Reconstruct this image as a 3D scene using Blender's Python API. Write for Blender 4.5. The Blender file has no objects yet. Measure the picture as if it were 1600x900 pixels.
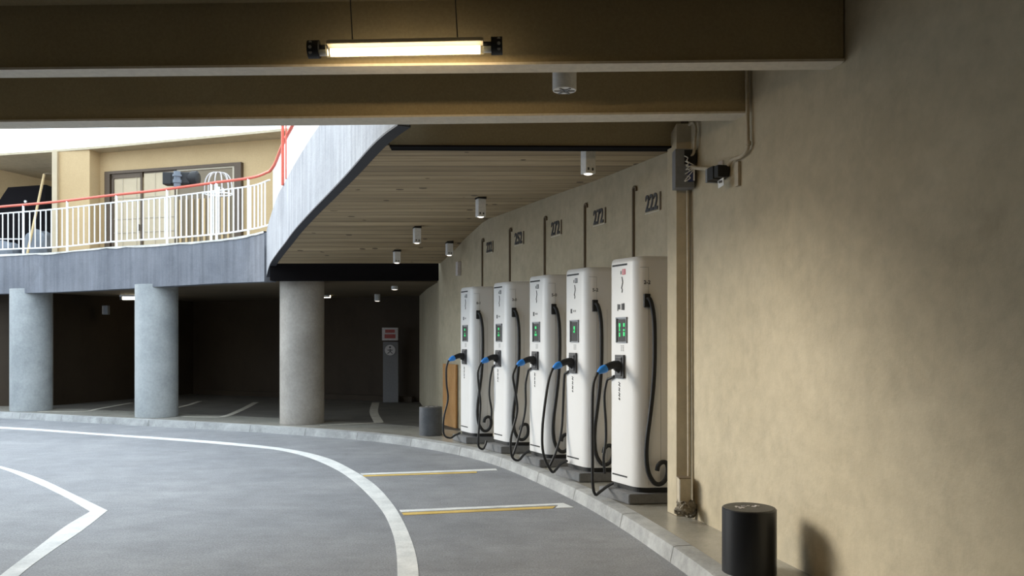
import bpy, bmesh, math, random
from mathutils import Vector, Matrix
random.seed(7)
PI = math.pi
EYE = 1.51          # camera height above the road
WK = 0.11           # height of the kerb and walkway above the road
FPX = 1300.0        # focal length in pixels of the 1600 px wide frame

# ---------------------------------------------------------------- camera
scn = bpy.context.scene
cam_d = bpy.data.cameras.new('camera')
cam_d.sensor_width = 36.0
cam_d.lens = 36.0 * FPX / 1600.0
cam_d.shift_y = 80.0 / 1600.0
cam_d.clip_start = 0.05; cam_d.clip_end = 300
cam = bpy.data.objects.new('camera', cam_d)
cam.location = (0, 0, EYE); cam.rotation_euler = (PI / 2, 0, 0)
scn.collection.objects.link(cam); scn.camera = cam
# ---------------------------------------------------------------- world, sun, exposure
w = bpy.data.worlds.new('world'); scn.world = w; w.use_nodes = True
bg = w.node_tree.nodes['Background']
bg.inputs[0].default_value = (0.78, 0.90, 1.0, 1); bg.inputs[1].default_value = 1.9
sd = bpy.data.lights.new('sun', 'SUN'); sd.energy = 1.6; sd.angle = math.radians(18); sd.color = (1.0, 0.93, 0.80)
sun = bpy.data.objects.new('sun', sd); scn.collection.objects.link(sun)
sun.rotation_euler = Vector((0.86, -0.36, -0.36)).to_track_quat('-Z', 'Y').to_euler()
scn.view_settings.view_transform = 'Standard'; scn.view_settings.look = 'None'
scn.view_settings.gamma = 1.0; scn.view_settings.use_curve_mapping = False
scn.view_settings.exposure = 0.76

# ---------------------------------------------------------------- helpers
def at(x, y, Z):            # a pixel of the photograph at depth Z -> a point of the scene
    return Vector(((x - 800) * Z / FPX, Z, EYE + (530 - y) * Z / FPX))
def zat(y, Z): return EYE + (530 - y) * Z / FPX

def link(o): scn.collection.objects.link(o); return o
def tag(o, label=None, cat=None, group=None, kind=None):
    if label: o['label'] = label
    if cat: o['category'] = cat
    if group: o['group'] = group
    if kind: o['kind'] = kind
    return o
def thing(name, label, cat, loc=(0, 0, 0), rz=0, group=None):
    o = bpy.data.objects.new(name, None); o.empty_display_size = 0.1
    o.location = loc; o.rotation_euler = (0, 0, rz)
    return tag(link(o), label, cat, group)

def faces(bm, vs, fs):
    bv = [bm.verts.new(v) for v in vs]
    for f in fs:
        try: bm.faces.new([bv[i] for i in f])
        except ValueError: pass
    return bv
def new(): return bmesh.new()
def box(bm, c, s, rz=0, rot=None, bev=0):
    m = Matrix.Translation(c) @ (rot.to_4x4() if rot else Matrix.Rotation(rz, 4, 'Z')) @ Matrix.Diagonal((s[0], s[1], s[2], 1))
    r = bmesh.ops.create_cube(bm, size=1, matrix=m)
    if bev:
        es = list({e for v in r['verts'] for e in v.link_edges})
        bmesh.ops.bevel(bm, geom=es, offset=bev, segments=2, affect='EDGES', profile=0.6)
def prism(bm, pts, z0, z1):     # pts ccw in plan
    n = len(pts)
    vs = [(p[0], p[1], z0) for p in pts] + [(p[0], p[1], z1) for p in pts]
    fs = [tuple(range(n - 1, -1, -1)), tuple(range(n, 2 * n))] + [(i, (i + 1) % n, n + (i + 1) % n, n + i) for i in range(n)]
    faces(bm, vs, fs)
def lathe(bm, c, prof, seg=48):  # prof: (r, z)
    rings = []
    for r, z in prof:
        rings.append([bm.verts.new((c[0] + r * math.cos(2 * PI * k / seg), c[1] + r * math.sin(2 * PI * k / seg), c[2] + z)) for k in range(seg)])
    for a, b in zip(rings, rings[1:]):
        for k in range(seg):
            bm.faces.new((a[k], a[(k + 1) % seg], b[(k + 1) % seg], b[k]))
    bm.faces.new(rings[0][::-1]); bm.faces.new(rings[-1])
def tube(bm, pts, r, seg=12, smooth=0, rads=None):
    pts = [Vector(p) for p in pts]
    if smooth: pts = crom(pts, smooth)
    n = len(pts); T = []
    for i in range(n):
        t = (pts[min(i + 1, n - 1)] - pts[max(i - 1, 0)]).normalized(); T.append(t)
    up = Vector((0, 0, 1)) if abs(T[0].z) < 0.9 else Vector((1, 0, 0))
    N = (up - T[0] * up.dot(T[0])).normalized(); rings = []
    for i in range(n):
        N = (N - T[i] * N.dot(T[i])).normalized(); B = T[i].cross(N)
        rr = rads[i] if rads else r
        rings.append([bm.verts.new(pts[i] + (N * math.cos(2 * PI * k / seg) + B * math.sin(2 * PI * k / seg)) * rr) for k in range(seg)])
    for a, b in zip(rings, rings[1:]):
        for k in range(seg): bm.faces.new((a[k], a[(k + 1) % seg], b[(k + 1) % seg], b[k]))
    bm.faces.new(rings[0][::-1]); bm.faces.new(rings[-1])
def crom(P, k):                 # Catmull-Rom through points
    P = [Vector(p) for p in P]; out = []
    Q = [P[0] * 2 - P[1]] + P + [P[-1] * 2 - P[-2]]
    for i in range(1, len(Q) - 2):
        a, b, c, d = Q[i - 1], Q[i], Q[i + 1], Q[i + 2]
        for j in range(k):
            t = j / k
            out.append(0.5 * (2 * b + (c - a) * t + (2 * a - 5 * b + 4 * c - d) * t * t + (3 * b - 3 * c + d - a) * t ** 3))
    out.append(P[-1]); return out
def build(name, bm, mat, parent=None, smooth=False, **kw):
    bmesh.ops.recalc_face_normals(bm, faces=bm.faces[:])
    me = bpy.data.meshes.new(name); bm.to_mesh(me); bm.free()
    me.materials.append(mat)
    if smooth:
        for p in me.polygons: p.use_smooth = True
        try: me.set_sharp_from_angle(angle=math.radians(35))
        except Exception: pass
    o = bpy.data.objects.new(name, me); link(o); o.parent = parent
    if kw: tag(o, **kw)
    return o
def struct(name, bm, mat, parent=None, smooth=False):
    return build(name, bm, mat, parent, smooth, **({} if parent else {'kind': 'structure'}))
def text_into(bm, body, size, M, sx=1.0, depth=0.002):
    cu = bpy.data.curves.new('t', 'FONT'); cu.body = body; cu.size = size; cu.extrude = depth; cu.resolution_u = 3; cu.offset = size * .022
    cu.align_x = 'CENTER'; cu.align_y = 'CENTER'
    ob = bpy.data.objects.new('t', cu)
    me = bpy.data.meshes.new_from_object(ob)
    me.transform(M @ Matrix.Diagonal((sx, 1, 1, 1)))
    bm.from_mesh(me)
    bpy.data.objects.remove(ob); bpy.data.meshes.remove(me); bpy.data.curves.remove(cu)
def frame(o, ex, ez):           # matrix with local x = ex, local y = ez (up), local z = out
    ex = Vector(ex).normalized(); ez = Vector(ez).normalized(); n = ex.cross(ez)
    m = Matrix((ex, ez, n)).transposed().to_4x4(); m.translation = o
    return m
def offset(P, d):               # offset a plan polyline to its right-hand side by d
    out = []
    for i, p in enumerate(P):
        t = (P[min(i + 1, len(P) - 1)] - P[max(i - 1, 0)]); t = Vector((t.x, t.y, 0)).normalized()
        out.append(Vector((p.x + t.y * d, p.y - t.x * d, p.z)))
    return out

# ---------------------------------------------------------------- materials
def nt(name):
    m = bpy.data.materials.new(name); m.use_nodes = True
    N = m.node_tree; return m, N, N.nodes['Principled BSDF']
def coords(N, scale=(1, 1, 1), uv=False):
    t = N.nodes.new('ShaderNodeTexCoord'); mp = N.nodes.new('ShaderNodeMapping')
    mp.inputs['Scale'].default_value = scale
    N.links.new(t.outputs['UV' if uv else 'Object'], mp.inputs[0]); return mp.outputs[0]
def noise(N, vec, sc, det=5, rough=0.6):
    n = N.nodes.new('ShaderNodeTexNoise'); n.inputs['Scale'].default_value = sc
    n.inputs['Detail'].default_value = det; n.inputs['Roughness'].default_value = rough
    N.links.new(vec, n.inputs['Vector']); return n.outputs['Fac']
def ramp(N, fac, stops):
    r = N.nodes.new('ShaderNodeValToRGB'); e = r.color_ramp.elements
    while len(e) < len(stops): e.new(0.5)
    for k, (p, c) in enumerate(stops):
        e[k].position = p; e[k].color = (*c, 1) if len(c) == 3 else c
    N.links.new(fac, r.inputs[0]); return r.outputs[0]
def mix(N, a, b, f, mode='MIX'):
    m = N.nodes.new('ShaderNodeMix'); m.data_type = 'RGBA'; m.blend_type = mode
    for sock, v in ((0, f), (6, a), (7, b)):
        if hasattr(v, 'is_output'): N.links.new(v, m.inputs[sock])
        else: m.inputs[sock].default_value = v if sock == 0 else (*v, 1)
    return m.outputs[2]
def bump(N, p, h, s, d=0.01):
    b = N.nodes.new('ShaderNodeBump'); b.inputs['Strength'].default_value = s; b.inputs['Distance'].default_value = d
    N.links.new(h, b.inputs['Height']); N.links.new(b.outputs[0], p.inputs['Normal'])
def g(v): return (v, v, v)
def plain(name, col, rough=0.5, metal=0.0, var=0.08, sc=30):
    m, N, p = nt(name); v = noise(N, coords(N), sc, 3)
    lo = tuple(max(0, c * (1 - var)) for c in col); hi = tuple(min(1, c * (1 + var)) for c in col)
    N.links.new(ramp(N, v, [(0.3, lo), (0.7, hi)]), p.inputs['Base Color'])
    p.inputs['Roughness'].default_value = rough; p.inputs['Metallic'].default_value = metal
    return m
def concrete(name, a, b, sc=1.2, streak=None, rough=0.75, bs=0.25, stain=0.0, fine=60, spec=0.3):
    m, N, p = nt(name); v = coords(N)
    big = noise(N, v, sc, 6, 0.62)
    col = ramp(N, big, [(0.32, a), (0.68, b)])
    if streak:
        s = noise(N, coords(N, streak), 1.0, 5, 0.7)
        col = mix(N, col, ramp(N, s, [(0.3, g(0.55)), (0.7, g(1.15))]), 0.75, 'MULTIPLY')
    if stain:
        s = noise(N, coords(N, (1, 1, 0.55)), 2.4, 8, 0.72)
        col = mix(N, col, ramp(N, s, [(0.30, g(1 - stain)), (0.48, g(1.0))]), 1.0, 'MULTIPLY')
    f = noise(N, v, fine, 3)
    col = mix(N, col, ramp(N, f, [(0.3, g(0.86)), (0.7, g(1.08))]), 0.7, 'MULTIPLY')
    N.links.new(col, p.inputs['Base Color']); p.inputs['Roughness'].default_value = rough
    p.inputs['Specular IOR Level'].default_value = spec
    bump(N, p, noise(N, v, 14, 8, 0.7), bs, 0.02)
    return m
def emit(name, col, s):
    m, N, p = nt(name); p.inputs['Base Color'].default_value = (*col, 1)
    p.inputs['Emission Color'].default_value = (*col, 1); p.inputs['Emission Strength'].default_value = s
    return m

M = {}
M['wall'] = concrete('plaster_wall', (0.445, 0.380, 0.265), (0.535, 0.465, 0.340), 0.6, stain=0.14, bs=0.25, rough=0.7, fine=9)
M['beam'] = concrete('beam_paint', (0.36, 0.29, 0.175), (0.43, 0.355, 0.22), 0.6, bs=0.12, rough=0.7)
M['upper'] = concrete('upper_wall_paint', (0.46, 0.33, 0.175), (0.52, 0.38, 0.21), 0.8, bs=0.1)
M['gceil'] = concrete('shaded_garage_ceiling_paint', (0.13, 0.10, 0.065), (0.17, 0.13, 0.085), 0.8, bs=0.1)  # ceiling colour darkened to carry the shade inside the garage
M['garage'] = concrete('shaded_garage_wall_paint', (0.034, 0.022, 0.013), (0.050, 0.035, 0.021), 0.6, bs=0.15, stain=0.2)  # brown walls, with the dimness of the garage put into the colour
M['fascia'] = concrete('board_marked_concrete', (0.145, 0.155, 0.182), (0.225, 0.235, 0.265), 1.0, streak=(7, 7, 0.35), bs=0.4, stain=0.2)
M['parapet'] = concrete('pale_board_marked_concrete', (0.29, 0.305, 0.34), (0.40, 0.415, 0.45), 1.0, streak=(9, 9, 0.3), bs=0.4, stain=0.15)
M['column'] = concrete('column_concrete', (0.285, 0.305, 0.315), (0.41, 0.43, 0.435), 1.6, bs=0.3, stain=0.15, fine=25)
M['column_warm'] = concrete('warm_column_concrete', (0.29, 0.265, 0.235), (0.395, 0.365, 0.33), 1.6, bs=0.3, stain=0.15, fine=25)
M['kerb'] = concrete('kerb_stone', (0.27, 0.275, 0.275), (0.45, 0.455, 0.45), 3.5, bs=0.4, stain=0.35, fine=40)
M['joint'] = plain('kerb_joint', (0.16, 0.155, 0.145), 0.9)
M['walk'] = concrete('walkway_screed', (0.30, 0.285, 0.245), (0.40, 0.38, 0.33), 1.5, bs=0.15, stain=0.25, rough=0.24, spec=0.5)
M['white'] = plain('white_paint', (0.80, 0.81, 0.82), 0.45)
M['white_bright'] = plain('white_render', (0.86, 0.87, 0.86), 0.8, var=0.03, sc=2)
M['charger'] = plain('charger_enamel', (0.74, 0.73, 0.72), 0.33, var=0.015, sc=3)
M['black'] = plain('black_plastic', (0.010, 0.010, 0.011), 0.6)
M['rubber'] = plain('black_rubber', (0.010, 0.010, 0.011), 0.5)
M['dkgrey'] = plain('dark_grey_plastic', (0.045, 0.045, 0.05), 0.5)
M['grey'] = plain('grey_metal', (0.22, 0.23, 0.25), 0.45, 0.3)
M['blue'] = plain('blue_plastic', (0.03, 0.26, 0.80), 0.35)
M['navy'] = plain('navy_plastic', (0.06, 0.08, 0.20), 0.4)
M['red'] = plain('red_paint', (0.62, 0.10, 0.06), 0.5)
M['logo_red'] = plain('logo_red', (0.60, 0.03, 0.06), 0.5)
M['ink'] = plain('dark_ink', (0.06, 0.06, 0.065), 0.6)
M['faint'] = plain('grey_ink', (0.40, 0.40, 0.40), 0.6)
M['plinth'] = concrete('plinth_concrete', (0.14, 0.142, 0.148), (0.22, 0.22, 0.222), 3, bs=0.2, rough=0.5)
M['lip'] = plain('ledge_and_bounce_edge', (0.68, 0.62, 0.52), 0.7)  # light bounced onto beam undersides is painted in; also colours the number ledges
M['blackbeam'] = plain('black_beam_paint', (0.008, 0.007, 0.008), 0.9, sc=3)
M['blackbeam'].node_tree.nodes['Principled BSDF'].inputs['Specular IOR Level'].default_value = 0.08
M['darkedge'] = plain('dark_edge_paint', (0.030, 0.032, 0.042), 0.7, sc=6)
M['bronze'] = plain('bronze_frame', (0.075, 0.050, 0.030), 0.45, 0.3)
M['cream'] = plain('cream_panel', (0.47, 0.385, 0.26), 0.6, var=0.05, sc=4)
M['conduit'] = plain('painted_conduit', (0.46, 0.40, 0.30), 0.5)
M['conduit_dark'] = plain('dark_conduit', (0.15, 0.115, 0.075), 0.6)
M['bollard'] = plain('bollard_paint', (0.008, 0.009, 0.012), 0.33, var=0.25, sc=5)
M['bollard_far'] = concrete('worn_bollard_paint', (0.075, 0.078, 0.085), (0.12, 0.122, 0.13), 5, bs=0.2, rough=0.6)
M['bollard_top'] = concrete('bollard_top', (0.075, 0.072, 0.062), (0.12, 0.115, 0.10), 6, bs=0.2)
M['wood'] = concrete('orange_plywood', (0.50, 0.25, 0.09), (0.62, 0.34, 0.14), 3, streak=(8, 8, 0.6), bs=0.1)
M['pole_wood'] = plain('pale_wood', (0.62, 0.48, 0.26), 0.6)
M['rag'] = concrete('rag_cloth', (0.10, 0.085, 0.06), (0.36, 0.32, 0.25), 22, bs=0.8)
M['green'] = emit('green_digits', (0.02, 0.60, 0.16), 0.35)
M['tube'] = emit('tube_glow', (1.0, 0.86, 0.60), 5)
M['far_tube'] = emit('far_tube_glow', (1.0, 0.88, 0.62), 5.0)
M['lens'] = emit('downlight_glow', (1.0, 0.90, 0.74), 2.2)
M['line'] = concrete('line_paint', (0.60, 0.62, 0.62), (0.80, 0.81, 0.80), 5, bs=0.2, stain=0.2, fine=50)
M['yline'] = concrete('yellow_line_paint', (0.58, 0.40, 0.10), (0.72, 0.52, 0.18), 5, bs=0.2, stain=0.2)
M['oldline'] = concrete('faded_line_paint', (0.40, 0.37, 0.31), (0.54, 0.50, 0.43), 5, bs=0.2)
M['sign_red'] = plain('faded_sign_red', (0.40, 0.09, 0.08), 0.6)
M['sign_white'] = plain('sign_white', (0.55, 0.52, 0.52), 0.6)
M['signpost'] = plain('sign_panel_grey', (0.17, 0.165, 0.17), 0.6)
M['cover'] = plain('grey_cover_fabric', (0.16, 0.18, 0.21), 0.8, var=0.3, sc=4)
M['sill'] = concrete('chipped_coping', (0.50, 0.48, 0.44), (0.72, 0.70, 0.66), 6, bs=0.4, stain=0.3)

def glass(name, col, rough, alpha):
    m, N, p = nt(name); p.inputs['Base Color'].default_value = (*col, 1); p.inputs['Roughness'].default_value = rough
    p.inputs['Alpha'].default_value = alpha; return m
M['glass_tube'] = glass('clear_sleeve', (0.75, 0.68, 0.50), 0.1, 0.22)
# glossy dark pane that mirrors the courtyard
m, N, p = nt('dark_pane'); p.inputs['Base Color'].default_value = (0.16, 0.12, 0.07, 1); p.inputs['Roughness'].default_value = 0.5; M['pane'] = m
# asphalt: warm grey with long worn streaks and fine aggregate
m, N, p = nt('asphalt'); v = coords(N)
c = ramp(N, noise(N, v, 0.45, 5), [(0.3, (0.215, 0.223, 0.242)), (0.7, (0.310, 0.316, 0.330))])
c = mix(N, c, ramp(N, noise(N, coords(N, (0.9, 2.2, 1)), 1.6, 10, 0.82), [(0.32, g(0.78)), (0.66, g(1.14))]), 0.7, 'MULTIPLY')
c = mix(N, c, ramp(N, noise(N, v, 75, 4, 0.85), [(0.36, g(0.50)), (0.64, g(1.45))]), 0.75, 'MULTIPLY')
c = mix(N, c, ramp(N, noise(N, v, 2.6, 8, 0.75), [(0.3, g(0.78)), (0.7, g(1.15))]), 0.8, 'MULTIPLY')
N.links.new(c, p.inputs['Base Color']); p.inputs['Roughness'].default_value = 0.62; p.inputs['Specular IOR Level'].default_value = 0.35
bump(N, p, noise(N, v, 90, 4, 0.8), 0.35, 0.01); M['asphalt'] = m
# planked soffit: boards run along u, v counts metres across
m, N, p = nt('board_soffit'); uv = coords(N, (1, 1, 1), True)
sep = N.nodes.new('ShaderNodeSeparateXYZ'); N.links.new(uv, sep.inputs[0])
def math_n(op, a, b=None):
    n = N.nodes.new('ShaderNodeMath'); n.operation = op
    for i, x in enumerate((a, b)):
        if x is None: continue
        if hasattr(x, 'is_output'): N.links.new(x, n.inputs[i])
        else: n.inputs[i].default_value = x
    return n.outputs[0]
vv = math_n('MULTIPLY', sep.outputs[1], 1 / 0.24)
fr = math_n('FRACT', vv); idx = math_n('FLOOR', vv)
comb = N.nodes.new('ShaderNodeCombineXYZ'); N.links.new(math_n('MULTIPLY', sep.outputs[0], 0.8), comb.inputs[0]); N.links.new(math_n('MULTIPLY', idx, 7.3), comb.inputs[1])
N.links.new(math_n('MULTIPLY', sep.outputs[1], 12.0), comb.inputs[2])
grain = noise(N, comb.outputs[0], 1.3, 6, 0.65)
c = ramp(N, grain, [(0.30, (0.27, 0.20, 0.115)), (0.70, (0.50, 0.39, 0.245))])
wn = N.nodes.new('ShaderNodeTexWhiteNoise'); wn.noise_dimensions = '1D'; N.links.new(idx, wn.inputs['W'])
c = mix(N, c, ramp(N, wn.outputs['Value'], [(0.0, g(0.80)), (1.0, g(1.12))]), 1.0, 'MULTIPLY')
gap = math_n('LESS_THAN', fr, 0.07)
c = mix(N, c, (0.08, 0.055, 0.035), gap)
knv = N.nodes.new('ShaderNodeTexVoronoi'); knv.inputs['Scale'].default_value = 1.0
kc = coords(N, (3.6, 3.4, 1), True); N.links.new(kc, knv.inputs['Vector'])
kn = math_n('LESS_THAN', knv.outputs['Distance'], 0.15)
kn = math_n('MULTIPLY', kn, math_n('GREATER_THAN', noise(N, uv, 1.4, 2), 0.47))
c = mix(N, c, (0.07, 0.045, 0.03), math_n('MULTIPLY', kn, 0.8))
N.links.new(c, p.inputs['Base Color']); p.inputs['Roughness'].default_value = 0.8
bump(N, p, math_n('GREATER_THAN', fr, 0.07), 0.5, 0.01); M['soffit'] = m
# corrugated white sheet
M['sheet'] = plain('white_sheet', (0.74, 0.77, 0.80), 0.55, var=0.03)

# ================================================================ SETTING
# plan curves ---------------------------------------------------------------
KERB = [(-24, 20.4), (-18, 18.8), (-13, 17.15), (-9.82, 15.96), (-6.94, 14.72), (-5.34, 14.05), (-3.74, 13.30), (-2.32, 12.50), (-1.42, 11.75),
        (-0.67, 10.83), (-0.12, 9.85), (0.46, 8.25), (0.80, 7.05), (1.03, 5.97), (1.20, 4.93), (1.33, 3.5), (1.42, 2.0), (1.50, -8)]
kerb = crom([Vector((x, y, 0)) for x, y in KERB], 6)
WALLN = [(4.66, -8.0), (2.88 - .223 * 0, 0.0), (2.88 - .223 * 6.62, 6.62)]
WALLF = [(1.75, 6.66), (1.52, 7.25), (1.15, 8.24), (0.83, 9.15), (0.42, 10.24), (-0.02, 11.2), (-0.42, 12.1), (-1.23, 14.0), (-1.63, 16.0), (-2.07, 18.6)]
BACK = [(-2.07, 18.6), (-8.2, 21.4), (-9.7, 17.6), (-12.5, 17.2), (-24, 22.0)]

bm = new(); prism(bm, [(-40, -12), (8, -12), (8, 34), (-40, 34)], -0.25, 0.0); struct('floor', bm, M['asphalt'])
# raised walkway / garage floor behind the kerb stones
kin = offset(kerb, -0.13)
def strip_solid(bm, A, B, z0, z1, zA0=None):   # ribbon between two plan polylines
    n = len(A)
    for i in range(n - 1):
        a, b, c, d = A[i], A[i + 1], B[i + 1], B[i]
        faces(bm, [(a.x, a.y, z0), (b.x, b.y, z0), (c.x, c.y, z0), (d.x, d.y, z0), (a.x, a.y, z1), (b.x, b.y, z1), (c.x, c.y, z1), (d.x, d.y, z1)],
              [(0, 3, 2, 1), (4, 5, 6, 7), (0, 1, 5, 4), (2, 3, 7, 6)] + ([(3, 0, 4, 7)] if i == 0 else []) + ([(1, 2, 6, 5)] if i == n - 2 else []))
bm = new()
far = [Vector((q.x + 30, q.y + 14, 0)) for q in kin]
pts = [(q.x, q.y) for q in kin] + [(8, -8), (8, 34), (-24, 34)]
prism(bm, pts[::-1] if False else pts, 0.0, WK - 0.003)
for f in bm.faces[:]:
    if len(f.verts) > 4: bmesh.ops.triangulate(bm, faces=[f])
struct('floor_walkway', bm, M['walk'])
M['gfloor_shade'] = concrete('garage_floor_shade', (0.085, 0.078, 0.068), (0.13, 0.12, 0.105), 1.2, bs=0.2, stain=0.3, rough=0.6)  # dark sheet over the walkway floor, painting the shade deeper in the garage
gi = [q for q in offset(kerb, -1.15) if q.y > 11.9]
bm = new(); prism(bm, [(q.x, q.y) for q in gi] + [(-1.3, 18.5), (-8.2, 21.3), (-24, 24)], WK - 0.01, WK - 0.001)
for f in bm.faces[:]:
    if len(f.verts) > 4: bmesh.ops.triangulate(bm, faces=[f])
struct('floor_garage_shade', bm, M['gfloor_shade'])
# kerb: battered front, rounded arris
bm = new()
out = offset(kerb, 0.024)
prof = []
for k, o_, i_ in zip(kerb, out, kin):
    prof.append([(o_.x, o_.y, 0.0), (k.x * .8 + o_.x * .2, k.y * .8 + o_.y * .2, WK - 0.022), (k.x, k.y, WK - 0.006), (k.x * .85 + i_.x * .15, k.y * .85 + i_.y * .15, WK), (i_.x, i_.y, WK), (i_.x, i_.y, 0.0)])
rings = [[bm.verts.new(q) for q in r] for r in prof]
for a, b in zip(rings, rings[1:]):
    for k in range(5): bm.faces.new((a[k], b[k], b[k + 1], a[k + 1]))
struct('trim_1', bm, M['kerb'], smooth=True)
# thin joints between the kerb stones, lying on the kerb profile
bm = new(); acc = 0
for i in range(1, len(kerb)):
    acc += (kerb[i] - kerb[i - 1]).length
    if acc > 1.0 and kerb[i].x > -14:
        acc = 0; t = (kerb[i] - kerb[i - 1]).normalized() * 0.004; n_ = Vector((t.y, -t.x, 0)).normalized() * 0.0015
        ring = [bm.verts.new(Vector(q) + n_ * (k < 3) + Vector((0, 0, .0015 * (1 < k < 5)))) for k, q in enumerate(prof[i])]
        ring2 = [bm.verts.new(v.co + t * 2) for v in ring]
        for k in range(4): bm.faces.new((ring[k], ring2[k], ring2[k + 1], ring[k + 1]))
struct('trim_2', bm, M['joint'])

def wall_from(name, P, z0, z1, th, mat, side=1, zt=None):
    bm = new(); P3 = [Vector((x, y, 0)) for x, y in P]
    O = offset(P3, th * side)
    prism(bm, [(q.x, q.y) for q in P3] + [(q.x, q.y) for q in O[::-1]], z0, z1)
    for f in bm.faces[:]:
        if len(f.verts) > 4: bmesh.ops.triangulate(bm, faces=[f])
    return struct(name, bm, mat)
wall_from('wall_right', WALLN, 0.0, 3.66, 0.3, M['wall'], 1)
wall_from('wall_far_right', WALLF, 0.0, 3.7, 0.3, M['wall'], 1)
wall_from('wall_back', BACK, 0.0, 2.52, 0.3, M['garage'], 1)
bm = new(); box(bm, (-5.5, -8.1, 1.83), (21, 0.2, 3.66)); struct('rear_light_block', bm, M['wall'])  # unseen wall added behind the camera to keep the scene dim
bm = new(); box(bm, (-16.1, -1.0, 1.83), (0.2, 14.2, 3.66)); struct('left_light_block', bm, M['wall'])  # unseen wall added to block sky light from the left
# low skirting ledge along the garage back wall
bm = new()
a = Vector((-8.0, 21.18, 0)); b = Vector((-2.2, 18.53, 0)); t = (b - a).normalized()
box(bm, ((a + b).x / 2, (a + b).y / 2, WK + 0.06), ((b - a).length, 0.12, 0.12), math.atan2(t.y, t.x)); struct('baseboard_back', bm, M['garage'])

# ---- roof over the camera
ZB = EYE + 1.55; ZC = EYE + 1.91
bm = new()
prism(bm, [(-16, -8.0), (6.0, -8.0), (6.0, 6.0), (-16, 6.0)], ZC, ZC + 0.25)  # left part runs on out of view to shut out sky light
prism(bm, [(-0.72, 6.02), (6.0, 6.02), (6.0, 8.0), (-0.72, 8.0)], ZC + 0.02, ZC + 0.25)
struct('ceiling', bm, M['beam'])
def beam(name, a, b, th, z0, z1, label, lipm='lip'):
    a = Vector((*a, 0)); b = Vector((*b, 0)); t = (b - a).normalized(); n = Vector((-t.y, t.x, 0)) * th
    bm = new(); prism(bm, [(a.x, a.y), (b.x, b.y), (b.x + n.x, b.y + n.y), (a.x + n.x, a.y + n.y)], z0, z1)
    o = build(name, bm, M['beam'], None); tag(o, label, 'beam')
    lip = new(); e = 0.012
    prism(lip, [(a.x, a.y - e), (b.x, b.y - e), (b.x + n.x, b.y + n.y + e), (a.x + n.x, a.y + n.y + e)], z0 - 0.010, z0 + 0.004)
    build('bottom_edge', lip, M[lipm], o, label='bottom edge of the beam, coloured pale for ground bounce' if lipm == 'lip' else 'dark gap line below the beam')
    return o
def line_on(a, b, x): return (x, a[1] + (b[1] - a[1]) * (x - a[0]) / (b[0] - a[0]))
n1a, n1b = (-2.935, 4.77), (1.817, 4.62)
n2a, n2b = (-3.637, 5.91), (1.585, 5.68)
beam('ceiling_beam', line_on(n1a, n1b, -16), line_on(n1a, n1b, 1.84), 0.12, ZB, ZC, 'nearest brown ceiling beam, behind the lit hanging tube lamp')
beam('ceiling_beam', line_on(n2a, n2b, -16), line_on(n2a, n2b, 1.60), 0.17, ZB, ZC, 'second brown ceiling beam, behind the hanging white cylinder')
beam('ceiling_beam', (-0.98, 6.66), (1.36, 6.70), 0.12, ZB, ZC, 'short far ceiling beam where the planked ramp soffit begins', 'blackbeam')

# ---- balcony fascia, ramp parapet, railing curve (px, Z, y bottom, y top, y handrail)
FA = [(-420, 19.2, 474, 418, 352), (-200, 17.8, 466, 408, 338), (0, 16.35, 459, 399, 321.5), (83, 15.8, 456.5, 396, 314), (167, 15.25, 452.5, 388, 304), (245, 14.75, 448, 383.5, 295.5),
      (333, 14.2, 443, 377, 283.5), (387, 13.85, 441, 369, 276), (413, 13.55, 440, 363, 266.5)]
RA = [(416.5, 13.45, 432, 360, 262), (422, 13.2, 413, 340, 252), (433, 12.2, 396, 307, 222), (446, 11.5, 379, 283, 196), (460, 10.7, 360, 257, 172),
      (485, 9.7, 332, 216, 120), (513, 8.77, 303, 176, 60), (543, 7.8, 271, 128, -10), (577, 6.83, 232, 65, -90), (600, 6.35, 210, 30, -130), (622, 6.10, 194, 0, -160)]
def cur(tab, col, k=5): return crom([at(r[0], r[col], r[1]) for r in tab], k)
def parapet(name, tab, th, mat, label=None):
    lo, hi = cur(tab, 2), cur(tab, 3)
    loi, hii = offset(lo, -th), offset(hi, -th)      # away from the court
    bm = new(); R = [[bm.verts.new(v) for v in q] for q in zip(lo, hi, hii, loi)]
    for a, b in zip(R, R[1:]):
        for k in range(4): bm.faces.new((a[k], b[k], b[(k + 1) % 4], a[(k + 1) % 4]))
    bm.faces.new(R[0]); bm.faces.new(R[-1])
    return struct(name, bm, mat, smooth=True), lo, hi, loi, hii
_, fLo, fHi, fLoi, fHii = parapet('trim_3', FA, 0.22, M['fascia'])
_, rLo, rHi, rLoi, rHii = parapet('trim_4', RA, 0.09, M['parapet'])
# dark painted underside of the ramp parapet
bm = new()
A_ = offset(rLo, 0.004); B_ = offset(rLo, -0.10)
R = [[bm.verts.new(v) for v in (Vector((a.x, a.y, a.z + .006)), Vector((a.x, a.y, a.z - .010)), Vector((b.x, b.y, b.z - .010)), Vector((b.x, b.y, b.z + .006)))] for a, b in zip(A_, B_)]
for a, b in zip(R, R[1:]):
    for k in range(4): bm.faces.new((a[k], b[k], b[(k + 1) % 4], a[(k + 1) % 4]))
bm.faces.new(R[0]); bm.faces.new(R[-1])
struct('trim_5', bm, M['darkedge'])
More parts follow.
